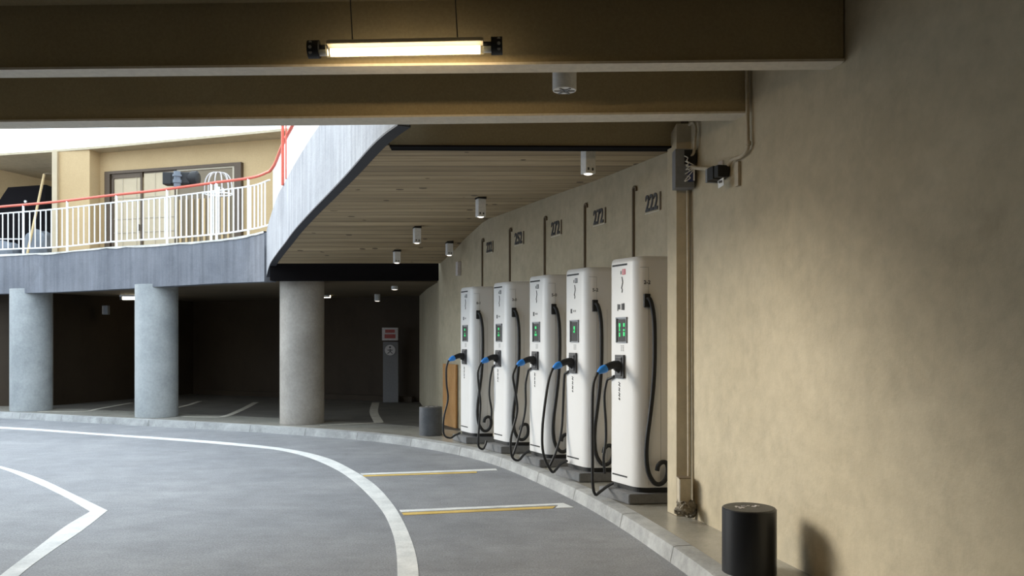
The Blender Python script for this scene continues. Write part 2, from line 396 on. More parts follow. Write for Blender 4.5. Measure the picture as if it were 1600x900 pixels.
# chipped pale coping on the balcony fascia
bm = new(); A_ = offset(fHi, 0.015); B_ = offset(fHi, -0.23)
R = []
for a, b in zip(A_, B_):
    j = random.uniform(-.012, .012)
    R.append([bm.verts.new(v) for v in ((a.x, a.y, a.z - .012 + j), (a.x, a.y, a.z + .02), (b.x, b.y, b.z + .02), (b.x, b.y, b.z - .01))])
for a, b in zip(R, R[1:]):
    for k in range(4): bm.faces.new((a[k], b[k], b[(k + 1) % 4], a[(k + 1) % 4]))
struct('trim_6', bm, M['sill'])

# ---- planked soffit, ruled between parapet foot and the curved wall
JOINT = [(1120, 214), (1037, 240), (931, 282), (853, 309), (795, 331), (758, 344), (723, 376), (719, 382), (690, 410), (640, 440)]
def joint_y(x):
    for (x0, y0), (x1, y1) in zip(JOINT, JOINT[1:]):
        if x1 <= x <= x0: return y0 + (y1 - y0) * (x - x0) / (x1 - x0)
    return JOINT[0][1] if x > JOINT[0][0] else JOINT[-1][1]
WJ = []
for (x0, z0), (x1, z1) in zip(WALLF, WALLF[1:]):
    for k in range(24):
        X = x0 + (x1 - x0) * k / 24; Z = z0 + (z1 - z0) * k / 24
        px = 800 + FPX * X / Z; WJ.append((joint_y(px), at(px, joint_y(px), Z)))
def right_pt(y):
    for (ya, a), (yb, b) in zip(WJ, WJ[1:]):
        if ya <= y <= yb and yb > ya: return a.lerp(b, (y - ya) / (yb - ya))
    return WJ[0][1]
LJ = [(rLo[i].z, rLo[i]) for i in range(len(rLo))]
def left_pt(y):
    best = None
    for i in range(len(rLoi) - 1):
        ya = 530 - (rLo[i].z - EYE) * FPX / rLo[i].y; yb = 530 - (rLo[i + 1].z - EYE) * FPX / rLo[i + 1].y
        if yb <= y <= ya and ya > yb:
            return rLo[i].lerp(rLo[i + 1], (ya - y) / (ya - yb))
    return rLo[-1]
rows = []
ys = [226, 232] + list(range(240, 412, 6)) + [411.5]
for y in ys:
    L = left_pt(y); R_ = right_pt(max(y, 216)); L = L + Vector((0.06, 0.01, 0.0))
    d = (R_ - L); rows.append((L, R_ + d.normalized() * 0.12))
bm = new(); uvl = bm.loops.layers.uv.new('UVMap'); NS = 16; vacc = 0
grid = []; vs_ = []
for i, (L, R_) in enumerate(rows):
    if i: vacc += ((L + R_) / 2 - (rows[i - 1][0] + rows[i - 1][1]) / 2).length
    vs_.append(vacc); grid.append([bm.verts.new(L.lerp(R_, k / NS)) for k in range(NS + 1)])
for i in range(len(rows) - 1):
    for k in range(NS):
        f = bm.faces.new((grid[i][k], grid[i][k + 1], grid[i + 1][k + 1], grid[i + 1][k]))
        for lp, (ii, kk) in zip(f.loops, ((i, k), (i, k + 1), (i + 1, k + 1), (i + 1, k))):
            lp[uvl].uv = (grid[ii][kk].co.x, vs_[ii])
top = [[bm.verts.new(v.co + Vector((0, 0, 0.3))) for v in r] for r in grid]
for i in range(len(rows) - 1):
    for k in range(NS): bm.faces.new((top[i][k], top[i + 1][k], top[i + 1][k + 1], top[i][k + 1]))
bm.faces.new(grid[0] + top[0][::-1]); bm.faces.new(grid[-1][::-1] + top[-1])
bm.faces.new([r[0] for r in grid][::-1] + [r[0] for r in top]); bm.faces.new([r[-1] for r in grid] + [r[-1] for r in top][::-1])
struct('ceiling_ramp', bm, M['soffit'])
def soffit_at(px, y):        # point of the soffit seen at a pixel
    L, R_ = left_pt(y), right_pt(y)
    xl, xr = 800 + FPX * L.x / L.y, 800 + FPX * R_.x / R_.y
    lo, hi = 0.0, 1.0
    for _ in range(30):
        m_ = (lo + hi) / 2; q = L.lerp(R_, m_)
        if 800 + FPX * q.x / q.y < px: lo = m_
        else: hi = m_
    return L.lerp(R_, lo)
# black step beam at the foot of the ramp soffit
a0, a1 = at(422, 412, 13.25), at(690, 411, 14.05); b0, b1 = at(422, 438, 13.25), at(690, 438, 14.05)
bm = new(); off = Vector((0, .22, 0))
faces(bm, [b0, b1, a1, a0, b0 + off, b1 + off, a1 + off, a0 + off], [(0, 1, 2, 3), (4, 7, 6, 5), (0, 4, 5, 1), (3, 2, 6, 7), (0, 3, 7, 4), (1, 5, 6, 2)])
tag(build('step_beam', bm, M['blackbeam']), 'black beam between the planked ramp soffit and the third column', 'beam')

# ---- upper floor slab (its underside is the garage ceiling)
bm = new()
fr_ = [(q.x, q.y) for q in offset(fLo, -0.10)]
poly = fr_ + [(b0.x + .05, b0.y + .21), (b1.x, b1.y + .21), (3, 14.4), (3, 24), (-24, 24)]
prism(bm, poly, EYE + 0.97, EYE + 1.56)
for f in bm.faces[:]:
    if len(f.verts) > 4: bmesh.ops.triangulate(bm, faces=[f])
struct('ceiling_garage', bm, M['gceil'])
# ledge line under the slab edge
# ---- upper storey: wall with sliding doors, pier, recess, white overhang
ZF = EYE + 1.56; ZO = EYE + 4.10
def ground(px, Z): return ((px - 800) * Z / FPX, Z)
U = [ground(146, 18.38), ground(440, 17.0), ground(560, 16.6)]
wall_from('wall_upper', U, ZF, ZO, 0.25, M['upper'], -1)
bm = new(); p0 = ground(83, 18.22); p1 = ground(140, 18.0)
prism(bm, [p0, p1, (p1[0] + .15, p1[1] + .75), (p0[0] - .0, p0[1] + .9)], ZF, ZO); struct('wall_upper_pier', bm, M['upper'])
bm = new(); q0 = ground(83, 18.20); q1 = ground(91, 18.17)
prism(bm, [(q0[0], q0[1] - .05), (q1[0], q1[1] - .05), (q1[0], q1[1] + .02), (q0[0], q0[1] + .02)], ZF, ZO); struct('trim_7', bm, M['cream'])
wall_from('wall_upper_recess', [ground(-500, 18.6), ground(0, 20.1), ground(70, 21.4), ground(150, 22.0)], ZF, ZO, 0.2, M['upper'], -1)
edge = crom([at(x, y, Z) for x, y, Z in ((-500, 0, 20.2), (-200, 0, 19.4), (0, 0, 18.57), (140, 0, 17.95), (290, 0, 17.15), (440, 0, 16.4), (600, 0, 15.7))], 4)
bm = new(); prism(bm, [(q.x, q.y) for q in edge] + [(0, 24), (-22, 24)], ZO, ZO + 0.05)
for f in bm.faces[:]:
    if len(f.verts) > 4: bmesh.ops.triangulate(bm, faces=[f])
struct('ceiling_upper', bm, M['wall'])


# ================================================================ COLUMNS
def column(px, Z, r, ztop, label, mat='column'):
    x, y = ground(px, Z); bm = new()
    lathe(bm, (x, y, WK), [(r, 0), (r, ztop - WK)], 64)
    tag(build('concrete_column', bm, M[mat], smooth=True), label, 'column', 'round columns along the kerb')
column(472, 13.93, 0.362, EYE + .985, 'round concrete column nearest the chargers, under the black beam', 'column_warm')
column(245, 15.15, 0.368, EYE + .985, 'middle round concrete column, hiding one end of the far tube lamp')
column(49, 16.46, 0.375, EYE + .985, 'leftmost round concrete column under the grey balcony')

# pilaster on the right wall
bm = new(); zt = EYE + 1.70
pA = ground(1043, 6.76); pB = ground(1057, 6.60); pC = (1.46, 6.56); pD = (1.48, 6.80)
vs = []
for (x, y) in (pA, pB, pC, pD): vs.append((x, y, WK))
for (x, y), z in zip((pA, pB, pC, pD), (zt - .075, zt + .01, zt, zt - .05)): vs.append((x, y, z))
faces(bm, vs, [(3, 2, 1, 0), (4, 5, 6, 7), (0, 1, 5, 4), (1, 2, 6, 5), (2, 3, 7, 6), (3, 0, 4, 7)])
struct('wall_pilaster', bm, M['wall'])

# ================================================================ CHARGERS
E0 = Vector((-0.14, 0.40)); LF = E0.length; EF = E0 / LF; NFv = Vector((-EF.y, EF.x)) # outward normal of the front
if NFv.x > 0: NFv = -NFv
HCH = 2.03
def rounded(P, rads, seg=6):
    out = []; n = len(P)
    for i in range(n):
        p = Vector(P[i]); a = (Vector(P[i - 1]) - p).normalized(); b = (Vector(P[(i + 1) % n]) - p).normalized(); r = rads[i]
        for k in range(seg + 1):
            t = k / seg; q0 = p + a * r; q1 = p + b * r
            out.append((1 - t) ** 2 * q0 + 2 * t * (1 - t) * (p + (a + b) * 0.0) + t * t * q1)
    return out
def fpt(s, z, o=0.0):        # point on the front face: s metres from the near corner
    q = EF * s + NFv * o; return Vector((q.x, q.y, z))
F_M = lambda s, z, o: frame(fpt(s, z, o), (-EF.x, -EF.y, 0), (0, 0, 1))   # lettering on the front (reads from the road)
DEP = 0.30
def make_charger(k, loc, spec):
    """k: index, spec: dict of what differs from unit to unit"""
    t = thing('ev_charger', spec['label'], 'ev charger', loc, math.radians(7), 'row of white charging pillars')
    P = [(0, 0), (DEP, 0), (DEP + E0.x, E0.y), (E0.x, E0.y)]
    prof = rounded(P, [0.11, 0.03, 0.03, 0.035], 8)
    c = sum(prof, Vector((0, 0))) / len(prof)
    def scaled(d): return [p + (c - p).normalized() * d for p in prof]
    bm = new(); levels = [(0.045, 0.0), (HCH - 0.05, 0.0), (HCH - 0.02, 0.006), (HCH - .004, 0.022), (HCH, 0.05)]
    R = [[bm.verts.new((p.x, p.y, z)) for p in scaled(d)] for z, d in levels]
    n = len(prof)
    for a, b in zip(R, R[1:]):
        for i in range(n): bm.faces.new((a[i], a[(i + 1) % n], b[(i + 1) % n], b[i]))
    bm.faces.new(R[0][::-1]); bm.faces.new(R[-1])
    build('body', bm, M['charger'], t, smooth=True)
    bm = new(); q = scaled(0.018); prism(bm, [(p.x, p.y) for p in q], 0.0, 0.046); build('base_skirt', bm, M['black'], t)
    rotf = Matrix((( -NFv.x, EF.x, 0), (-NFv.y, EF.y, 0), (0, 0, 1)))  # x inwards, y along the front
    def fbox(bm, s, z, ws, hz, th, o=0, bev=0): box(bm, fpt(s, z, o), (th, ws, hz), rot=rotf, bev=bev)
    bm = new(); fbox(bm, .27, HCH - .062, .23, .016, .004, .001); build('slot', bm, M['black'], t)
    bm = new(); fbox(bm, .27, .115, .23, .013, .004, .001); build('slot', bm, M['black'], t)
    # seam of the cover on the side
    bm = new(); box(bm, (.098, -.0005, 1.0), (.0025, .003, 1.86)); box(bm, (.06, -.0005, 1.93), (.076, .003, .003))
    box(bm, (.205, -.0005, .86), (.0025, .003, 1.5)); build('cover_seam', bm, M['faint'], t)
    # screen
    bm = new(); zc = 1.395
    fbox(bm, .235, zc + .108, .165, .012, .016, .006); fbox(bm, .235, zc - .108, .165, .006, .012, .004)
    fbox(bm, .311, zc, .012, .22, .016, .006); fbox(bm, .158, zc, .006, .22, .012, .004)
    build('screen_frame', bm, M['grey'], t)
    bm = new(); fbox(bm, .228, zc - .003, .128, .195, .008, .003); scr = build('screen', bm, M['black'], t)
    for s, z, a, b in spec['digits']:
        bm = new(); fbox(bm, .228 + s, zc + z, a * .8, b * .8, .003, .009); build('display_digit', bm, M['green'], scr, label='green lit segment of the display')
    # socket panel
    bm = new(); fbox(bm, .255, 1.075, .135, .205, .022, .008, .004); fbox(bm, .262, 1.075, .10, .165, .012, .020, .003)
    sp = build('socket_panel', bm, M['dkgrey'], t)
    bm = new(); fbox(bm, .25, 1.142, .075, .008, .003, .028); build('panel_mark', bm, M['black'], sp)
    # plug, held in the socket
    def pv(o, z, s=.255): return fpt(s, z, o)
    bm = new()
    tube(bm, [pv(.012, 1.068), pv(.04, 1.088), pv(.075, 1.090), pv(.11, 1.082), pv(.14, 1.070), pv(.165, 1.058)], .03, 16, 0,
         rads=[.046, .042, .036, .033, .032, .031])
    plug = build('plug', bm, M['black'], t, smooth=True)
    bm = new(); pts = [pv(.155, 1.062), pv(.17, 1.056), pv(.195, 1.047), pv(.222, 1.032), pv(.236, 1.020)]
    tube(bm, pts, .03, 16, 0, rads=[.034, .037, .034, .022, .015]); build('plug_collar', bm, M['blue'], plug, smooth=True, label='bright blue collar')
    bm = new(); tube(bm, [pv(.01, 1.03), pv(.028, 1.045), pv(.06, 1.06)], .022, 12, 3); build('plug_latch', bm, M['black'], plug, smooth=True)
    # the cable
    path = [pv(.228, 1.027), pv(.25, 1.005)] + [fpt(.255 + ds, z, o) for o, z, ds in spec['cable']]
    bm = new(); tube(bm, path, spec.get('cr', .0135), 10, 5); build('charging_cable', bm, M['rubber'], t, smooth=True)
    if spec.get('cable2'):
        bm = new(); tube(bm, [fpt(.34, .985, .012), fpt(.40, .965, .014)] + [fpt(.395 + ds, z, o - .01) for o, z, ds in spec['cable2']], .0125, 10, 5)
        build('charging_cable', bm, M['rubber'], t, smooth=True)
    # hose on the side
    bm = new(); box(bm, (.078, -.018, 1.645), (.055, .036, .115), bev=.006); hp = build('hose_socket', bm, M['black'], t)
    dx = spec.get('hx', 0)
    H = [(.08, -.03, 1.67), (.10, -.045, 1.645), (.122, -.045, 1.56), (.136, -.042, 1.42), (.138, -.04, 1.15), (.125, -.04, .90), (.098, -.04, .66), (.072, -.04, .46), (.066, -.04, .31),
         (.085, -.04, .18), (.135, -.045, .095), (.19, -.05, .085), (.235, -.055, .13), (.25, -.06, .20), (.235, -.068, .262), (.195, -.072, .272), (.162, -.07, .245), (.152, -.068, .20)]
    H = [(x + dx * max(0, 1 - abs(z - .9) / .9), y, z) for x, y, z in H]
    bm = new(); tube(bm, H, .0195, 14, 5); build('hose', bm, M['rubber'], t, smooth=True, label='thick black hose curling up at its end')
    # marks
    bm = new(); fbox(bm, .205, 1.905, .05, .048, .002, .001)
    lg = build('logo', bm, M['logo_red'] if spec.get('red') else M['ink'], t, label='small red square logo' if spec.get('red') else 'small dark square logo')
    bm = new()
    for dz in (-.013, 0, .013): fbox(bm, .205, 1.905 + dz, .034, .004, .002, .0025)
    build('logo_lettering', bm, M['white'], lg)
    bm = new(); fbox(bm, .25, 1.90, .012, .03, .002, .001); build('lettering', bm, M['ink'], t)
    bm = new()
    pts = [(.235, 1.862), (.228, 1.84), (.222, 1.815), (.232, 1.785), (.24, 1.765), (.228, 1.75), (.234, 1.725)]
    for (s0, z0), (s1, z1) in zip(pts, pts[1:]):
        tube(bm, [fpt(s0, z0, .001), fpt(s1, z1, .001)], .0045, 6)
    build('lettering', bm, M['ink'], t)
    for s, z, a, b in spec['marks']:
        bm = new(); fbox(bm, s, z, a, b, .002, .001); build('lettering', bm, M['ink'], t)
    bm = new()
    for i in range(4):
        for j in range(2): fbox(bm, .215 + j * .028, 1.215 + i * .014, .018, .008, .002, .001)
    build('keypad_print', bm, M['faint'], t)
    bm = new()
    for i, (hh, ww) in enumerate(((.034, .02), (.03, .014), (.034, .016), (.014, .014))):
        z = .935 - sum(x + .014 for x in (.034, .03, .034, .014)[:i]) - hh / 2
        tube(bm, [fpt(.275 + ww / 2, z + hh / 2, .001), fpt(.275 - ww / 2, z + hh / 5, .001), fpt(.275 + ww / 2, z - hh / 5, .001), fpt(.275 - ww / 2, z - hh / 2, .001)], .0048, 6)
    build('lettering', bm, M['ink'], t)
    bm = new(); text_into(bm, spec['side'], .045, frame(Vector((.085, -.0015, 1.80)), (1, 0, 0), (0, 0, 1)), 1.0, .0008)
    build('unit_number', bm, M['ink'], t)
    return t
d_two = [(.03, .045, .03, .04), (.03, .0, .022, .018), (.03, -.04, .022, .045), (-.038, .045, .03, .04), (-.038, .0, .03, .02), (-.038, -.035, .03, .045), (.03, .01, .012, .05)]
d_mid = [(.01, .05, .04, .035), (.01, .0, .024, .016), (.02, -.03, .03, .03), (-.01, -.03, .016, .03)]
d_one = [(.0, .035, .032, .04), (.005, -.005, .03, .022), (-.005, .005, .012, .05)]
m_long = [(.22, 1.60, .045, .055), (.205, 1.60, .02, .06), (.275, 1.60, .03, .045), (.30, 1.595, .012, .06)]
m_short = [(.30, 1.60, .03, .045), (.25, 1.60, .012, .02), (.22, 1.60, .01, .02)]
PB = -0.0
specs = [
    dict(label='white charging pillar nearest the camera, with the small red logo', red=True, digits=d_two, marks=m_long, side='2-2',
         cable=[(.285, .90, 0), (.292, .6, 0), (.29, .3, 0), (.288, .06, 0), (.262, -.03, 0), (.20, -.015, .02), (.10, .018, .06), (.02, .03, .10)],
         cable2=[(.025, .94, .06), (.045, .80, .07), (.03, .55, .07), (.03, .4, .07), (.05, .25, .075), (.02, .10, .10)]),
    dict(label='second white charging pillar from the camera, next to the one with the red logo', digits=d_one, marks=m_short, side='5-2', hx=.0,
         cable=[(.29, .90, 0), (.33, .68, 0), (.36, .42, 0), (.35, .18, 0), (.26, .0, 0), (.20, .0, .02), (.12, .05, .06), (.02, .07, .10)],
         cable2=[(.02, .94, .03), (.03, .80, .03), (.04, .55, .03), (.06, .35, .03), (.12, .16, .03), (.20, .02, .02)]),
    dict(label='middle white charging pillar of the five', digits=d_mid, marks=m_short, side='5-0', cr=.014,
         cable=[(.285, .90, 0), (.25, .70, 0), (.235, .5, 0), (.31, .22, 0), (.30, .02, 0), (.22, -.035, 0), (.12, .02, .05), (.03, .05, .10)],
         cable2=[(.02, .94, .03), (.05, .80, .03), (.05, .55, .03), (.09, .35, .03), (.16, .13, .03), (.22, -.01, .02)]),
    dict(label='second charging pillar from the far end, between the middle one and the farthest', digits=d_mid, marks=m_short, side='3-0',
         cable=[(.285, .90, 0), (.27, .70, 0), (.25, .5, 0), (.27, .22, 0), (.28, .0, 0), (.22, -.055, 0), (.17, -.01, .03), (.15, .04, .04)],
         cable2=[(.02, .94, .03), (.05, .80, .03), (.06, .6, .03), (.03, .42, .03), (.02, .30, .06)]),
    dict(label='farthest white charging pillar, beside the orange board', digits=d_mid, marks=m_short, side='0-1',
         cable=[(.275, .90, 0), (.27, .70, 0), (.25, .5, 0), (.31, .25, 0), (.31, .03, 0), (.22, -.03, 0), (.12, .0, .05), (.03, .02, .10)]),
]
PH = 0.085
A_PX = [(996, 7.10), (917, 8.20), (854, 9.14), (793, 10.24), (738, 11.20)]
for k, ((px, Z), sp_) in enumerate(zip(A_PX, specs)):
    x, y = ground(px, Z)
    make_charger(k, (x, y, WK + PH), sp_)
    t = bpy.data.objects
    bm = new()
    a = Vector((-0.085, -0.045)); b = Vector((DEP + .02, -0.045)); c2 = Vector((DEP + .02 + E0.x, .40)); d = Vector((-0.085 + E0.x * 1.15, .40))
    prism(bm, [a, b, c2, d], 0, PH); bmesh.ops.bevel(bm, geom=bm.edges[:], offset=.006, segments=2, affect='EDGES')
    o = build('charger_plinth', bm, M['plinth'])
    o.location = (x, y, WK); o.rotation_euler = (0, 0, math.radians(7))
    tag(o, ['low grey concrete plinth under the nearest charging pillar', 'low grey concrete plinth under the second charging pillar', 'low grey concrete plinth under the middle charging pillar',
            'low grey concrete plinth under the fourth charging pillar from the camera', 'low grey concrete plinth under the farthest charging pillar'][k], 'plinth', 'concrete plinths under the charging pillars')

# ---- things on the curved wall: dark conduits, stall numbers
def wall_hit(px):
    best = None
    for (x0, z0), (x1, z1) in zip(WALLF, WALLF[1:]):
        k0, k1 = x0 / z0, x1 / z1; kk = (px - 800) / FPX
        if min(k0, k1) <= kk <= max(k0, k1):
            # solve (x0+(x1-x0)t) = kk (z0+(z1-z0)t)
            t = (kk * z0 - x0) / ((x1 - x0) - kk * (z1 - z0)); p = Vector((x0 + (x1 - x0) * t, z0 + (z1 - z0) * t, 0))
            d = Vector((x1 - x0, z1 - z0, 0)).normalized(); n = Vector((-d.y, d.x, 0))
            if n.x > 0: n = -n
            return p, d, n
for px, y, lab in ((991, 296, 'brown hooked conduit above the nearest charging pillar'), (915, 322, 'brown hooked conduit above the second charging pillar'),
                   (852, 342, 'brown hooked conduit above the middle charging pillar'), (797.5, 360, 'brown hooked conduit above the fourth charging pillar'), (754.5, 376, 'brown hooked conduit above the farthest charging pillar')):
    p, d, n = wall_hit(px); z = zat(y, p.y); bm = new(); q = p + n * .012
    tube(bm, [(q.x, q.y, .9), (q.x, q.y, z - .5), (q.x, q.y, z - .12), (q.x, q.y, z - .05), (q.x, q.y, z - .02), (q.x, q.y, z), (q.x - d.x * .02, q.y - d.y * .02, z + .02), (q.x - d.x * .05, q.y - d.y * .05, z + .01), (q.x - d.x * .055, q.y - d.y * .055, z - .025)], .0125, 10, 3)
    tag(build('wall_conduit', bm, M['conduit_dark'], smooth=True), lab, 'conduit', 'brown conduits above the chargers')
for px0, px1, y0, y1, body, lab in ((1008, 1033, 303, 331, '222', 'carved dark stall number beside the pilaster, largest and nearest'), (927, 947, 327, 351, '272', 'carved dark stall number between the first and second conduits'),
                                    (861, 878, 346, 368, '272', 'carved dark stall number above the middle charging pillar'), (804, 819, 363, 382.5, '252', 'carved dark stall number above the fourth charging pillar'),
                                    (760, 771, 378, 395, '222', 'smallest carved stall number, above the farthest charging pillar')):
    p, d, n = wall_hit((px0 + px1) / 2); pl = wall_hit(px0)[0]; pr = wall_hit(px1)[0]
    W = (pl - pr).length; zc = zat((y0 + y1) / 2, p.y); Hh = (y1 - y0) * p.y / FPX
    ex = -d
    bm = new(); text_into(bm, body, Hh * 1.28, frame(Vector((p.x, p.y, zc)) + n * .004 - ex * W * .08, ex, (0, 0, 1)), W * .84 / (Hh * 1.28 * 1.62), .004)
    root = build('stall_number', bm, M['dkgrey']); tag(root, lab, 'stall number', 'carved stall numbers on the wall')
    bm = new(); c = Vector((p.x, p.y, zc)) + ex * W * .46 + n * .004
    box(bm, c, (W * .07, .012, Hh * 1.0), math.atan2(ex.y, ex.x)); build('end_bar', bm, M['conduit_dark'], root)
    bm = new(); c = Vector((p.x, p.y, zc - Hh * .53)) + n * .005
    box(bm, c, (W * .9, .014, Hh * .05), math.atan2(ex.y, ex.x)); build('ledge', bm, M['lip'], root, label='pale ledge below the digits')
# orange board leaning on the far wall, small switch box
pa = wall_hit(696)[0]; pb = wall_hit(716)[0]; n = wall_hit(706)[2]
bm = new(); d = (pb - pa).normalized(); c = (pa + pb) / 2 + n * .03
box(bm, (c.x, c.y, WK + .5), ((pb - pa).length, .03, 1.0), math.atan2(d.y, d.x)); c2 = pb + n * .03 + d * .17
tag(build('plywood_board', bm, M['wood']), 'orange plywood board standing against the wall behind the farthest charger', 'board')
p, d, n = wall_hit(719); bm = new(); c = p + n * .03
box(bm, (c.x, c.y, zat(420, p.y)), (.10, .06, .22), math.atan2(d.y, d.x), bev=.008)
tag(build('switch_box', bm, M['sign_white']), 'small pale switch box on the wall above the farthest charger', 'switch box')

# ================================================================ LAMPS
def downlight(px, y0, y1, w_, label, round_=False, Z=None, plate=True):
    if Z is None: s = soffit_at(px, y0)
    else: s = at(px, y0, Z)
    h = (y1 - y0) * s.y / FPX; r = w_ * s.y / FPX / 2
    t = thing('ceiling_downlight', label, 'downlight', (s.x, s.y, s.z), 0, 'downlights under the ramp' if not round_ else None)
    bm = new()
    if not round_: r *= .80; t.rotation_euler = (0, 0, .42)
    if round_: lathe(bm, (0, 0, -h), [(r * .8, 0.006), (r, 0), (r, h)], 32)
    else: box(bm, (0, 0, -h / 2 - .012), (2 * r, 2 * r, h - .024), bev=.006)
    b = build('housing', bm, M['white'], t, smooth=round_)
    if plate:
        bm = new(); box(bm, (0, 0, .0), (2.2 * r, 2.2 * r, .05)); build('mounting_plate', bm, M['black'], t)
    bm = new(); lathe(bm, (0, 0, -h - .006), [(r * .55, 0), (r * .85, .008)], 24); build('lens', bm, M['lens'], t)
    if not round_:
        bm = new()
        for dx, dz in ((-.5, .16), (.35, .15)): box(bm, (dx * r, -r - .001, -h * (1 - dz)), (r * .3, .003, h * .10))
        build('vent', bm, M['dkgrey'], b)
    return t
downlight(919, 231, 272, 22, 'largest white square downlight, nearest on the planked ramp soffit')
downlight(751, 308, 339, 16, 'second largest white square downlight on the ramp soffit, left of the wall edge')
downlight(651.5, 354, 380, 13, 'white square downlight at mid soffit, straight above the far sign')
downlight(702, 378, 399, 12, 'white square downlight on the soffit against the curved wall')
downlight(620, 391, 411, 12, 'smallest white square downlight, just above the black beam')
def far_light(px, y1, Z, w_, label):
    z = EYE + .97; y0 = 530 - .97 * FPX / Z
    t = thing('ceiling_downlight', label, 'downlight', (*ground(px, Z), z)); r = w_ * Z / FPX / 2; h = (y1 - y0) * Z / FPX
    bm = new(); lathe(bm, (0, 0, -h), [(r * .85, .01), (r, 0), (r, h)], 28); build('housing', bm, M['white'], t, smooth=True)
    bm = new(); lathe(bm, (0, 0, -h - .004), [(r * .5, 0), (r * .8, .006)], 20); build('lens', bm, M['lens'], t)
far_light(616.5, 452.5, 15.2, 10.5, 'round white downlight just below the black beam')
far_light(589.5, 470.5, 18.0, 9, 'small round downlight in the dark garage, left above the red and white sign')

# hanging tube lamp
ZL = 4.42
c0, c1 = at(482, 77.5, ZL), at(785, 71.5, ZL); ax = (c1 - c0).normalized(); Lm = (c1 - c0).length
t = thing('tube_lamp', 'lit fluorescent tube lamp hanging on two wires from the ceiling', 'lamp', (c0 + c1) / 2)
def lp(s, dz=0, dy=0): return (c0 - (c0 + c1) / 2) + ax * (s * Lm) + Vector((0, dy, dz))
bm = new(); tube(bm, [lp(.095), lp(.905)], .043, 28); build('sleeve', bm, M['glass_tube'], t, smooth=True, label='clear outer sleeve')
bm = new(); box(bm, lp(.5, .026), (Lm * .80, .074, .020), rot=Matrix.Rotation(-math.asin(ax.z), 3, 'Y')); build('reflector', bm, M['conduit'], t)
bm = new(); tube(bm, [lp(.115, -.018), lp(.885, -.018)], .021, 20); build('bulb', bm, M['tube'], t, smooth=True, label='bright glowing tube')
for s, e in ((.0, .058), (.942, 1.0)):
    bm = new(); tube(bm, [lp(s), lp(e)], .047, 28); cap = build('end_cap', bm, M['black'], t, smooth=True)
    bm = new(); sc_ = (s + .018) if s == 0 else (e - .018)
    for dz in (-.028, -.002, .024): tube(bm, [lp(sc_, dz, -.0485 + abs(dz) * .35), lp(sc_, dz, -.040)], .0095, 10)
    build('screw', bm, M['faint'], cap, kind='stuff')
for s, e in ((.055, .10), (.90, .945)):
    bm = new(); tube(bm, [lp(s, -.018), lp(e, -.018)], .018, 14); build('lamp_holder', bm, M['white'], t, smooth=True)
    bm = new(); tube(bm, [lp(s, .012), lp(e, .012)], .012, 14); build('lamp_holder', bm, M['dkgrey'], t, smooth=True)
for px in (551, 715):
    s = (px - 482) / 303; a = lp(s, .04); zt_ = ZC + .03 - ((c0 + c1) / 2).z; bm = new()
    tube(bm, [a, a + Vector((-.006, 0, .1)), a + Vector((-.012, 0, .22)), Vector((a.x - .012, a.y, zt_))], .0032, 8, 3); build('wire', bm, M['dkgrey'], t)
ld = bpy.data.lights.new('tube_light', 'AREA'); ld.shape = 'RECTANGLE'; ld.size = .85; ld.size_y = .03; ld.energy = 9; ld.color = (1.0, .72, .38)
lo_ = bpy.data.objects.new('tube_light', ld); link(lo_); lo_.parent = t; lo_.location = lp(.5, -.05, .0); lo_.rotation_euler = (math.radians(20), -math.asin(ax.z), 0)

# hanging cylinder (detector / speaker)
Zc = 5.3; t = thing('ceiling_speaker', 'white cylinder hanging between the first two ceiling beams', 'speaker', (*ground(882, Zc), ZC + .005))
zb = zat(143, Zc) - ZC; bm = new(); lathe(bm, (0, 0, zb), [(.074, 0), (.0765, .006), (.0765, -zb)], 40); lathe_o = build('housing', bm, M['white'], t, smooth=True)
bm = new()
for k in range(3):
    box(bm, (0, 0, zb - .003), (.13, .012, .006), k * PI / 3)
lathe(bm, (0, 0, zb - .004), [(.03, 0), (.035, .006)], 20)
build('grille', bm, M['grey'], t)
bm = new(); box(bm, (.022, -.0735, zb + .135), (.05, .010, .022)); build('label_plate', bm, M['dkgrey'], t)
# far tube lamps in the garage
def far_tube(pxa, pxb, Z, y, label):
    a, b = at(pxa, y, Z), at(pxb, y, Z); t = thing('garage_tube_lamp', label, 'lamp', (a + b) / 2); L = b.x - a.x; top_ = EYE + .97 - (a.z)
    bm = new(); box(bm, (0, 0, top_ - .02), (L, .09, .045)); build('housing', bm, M['white'], t)
    bm = new(); tube(bm, [(-L * .44, 0, 0), (L * .5, 0, 0)], .035, 12); build('bulb', bm, M['far_tube'], t, smooth=True)
    bm = new(); box(bm, (-L * .47, 0, .02), (.05, .08, .11)); box(bm, (L * .47, 0, .04), (.04, .05, .06)); build('lamp_holder', bm, M['grey'], t)
far_tube(188, 262, 18.2, 466, 'lit tube lamp on the dark garage ceiling, left of the middle column')
far_tube(440, 516, 18.4, 463, 'lit tube lamp on the garage ceiling, mostly hidden by the right column')

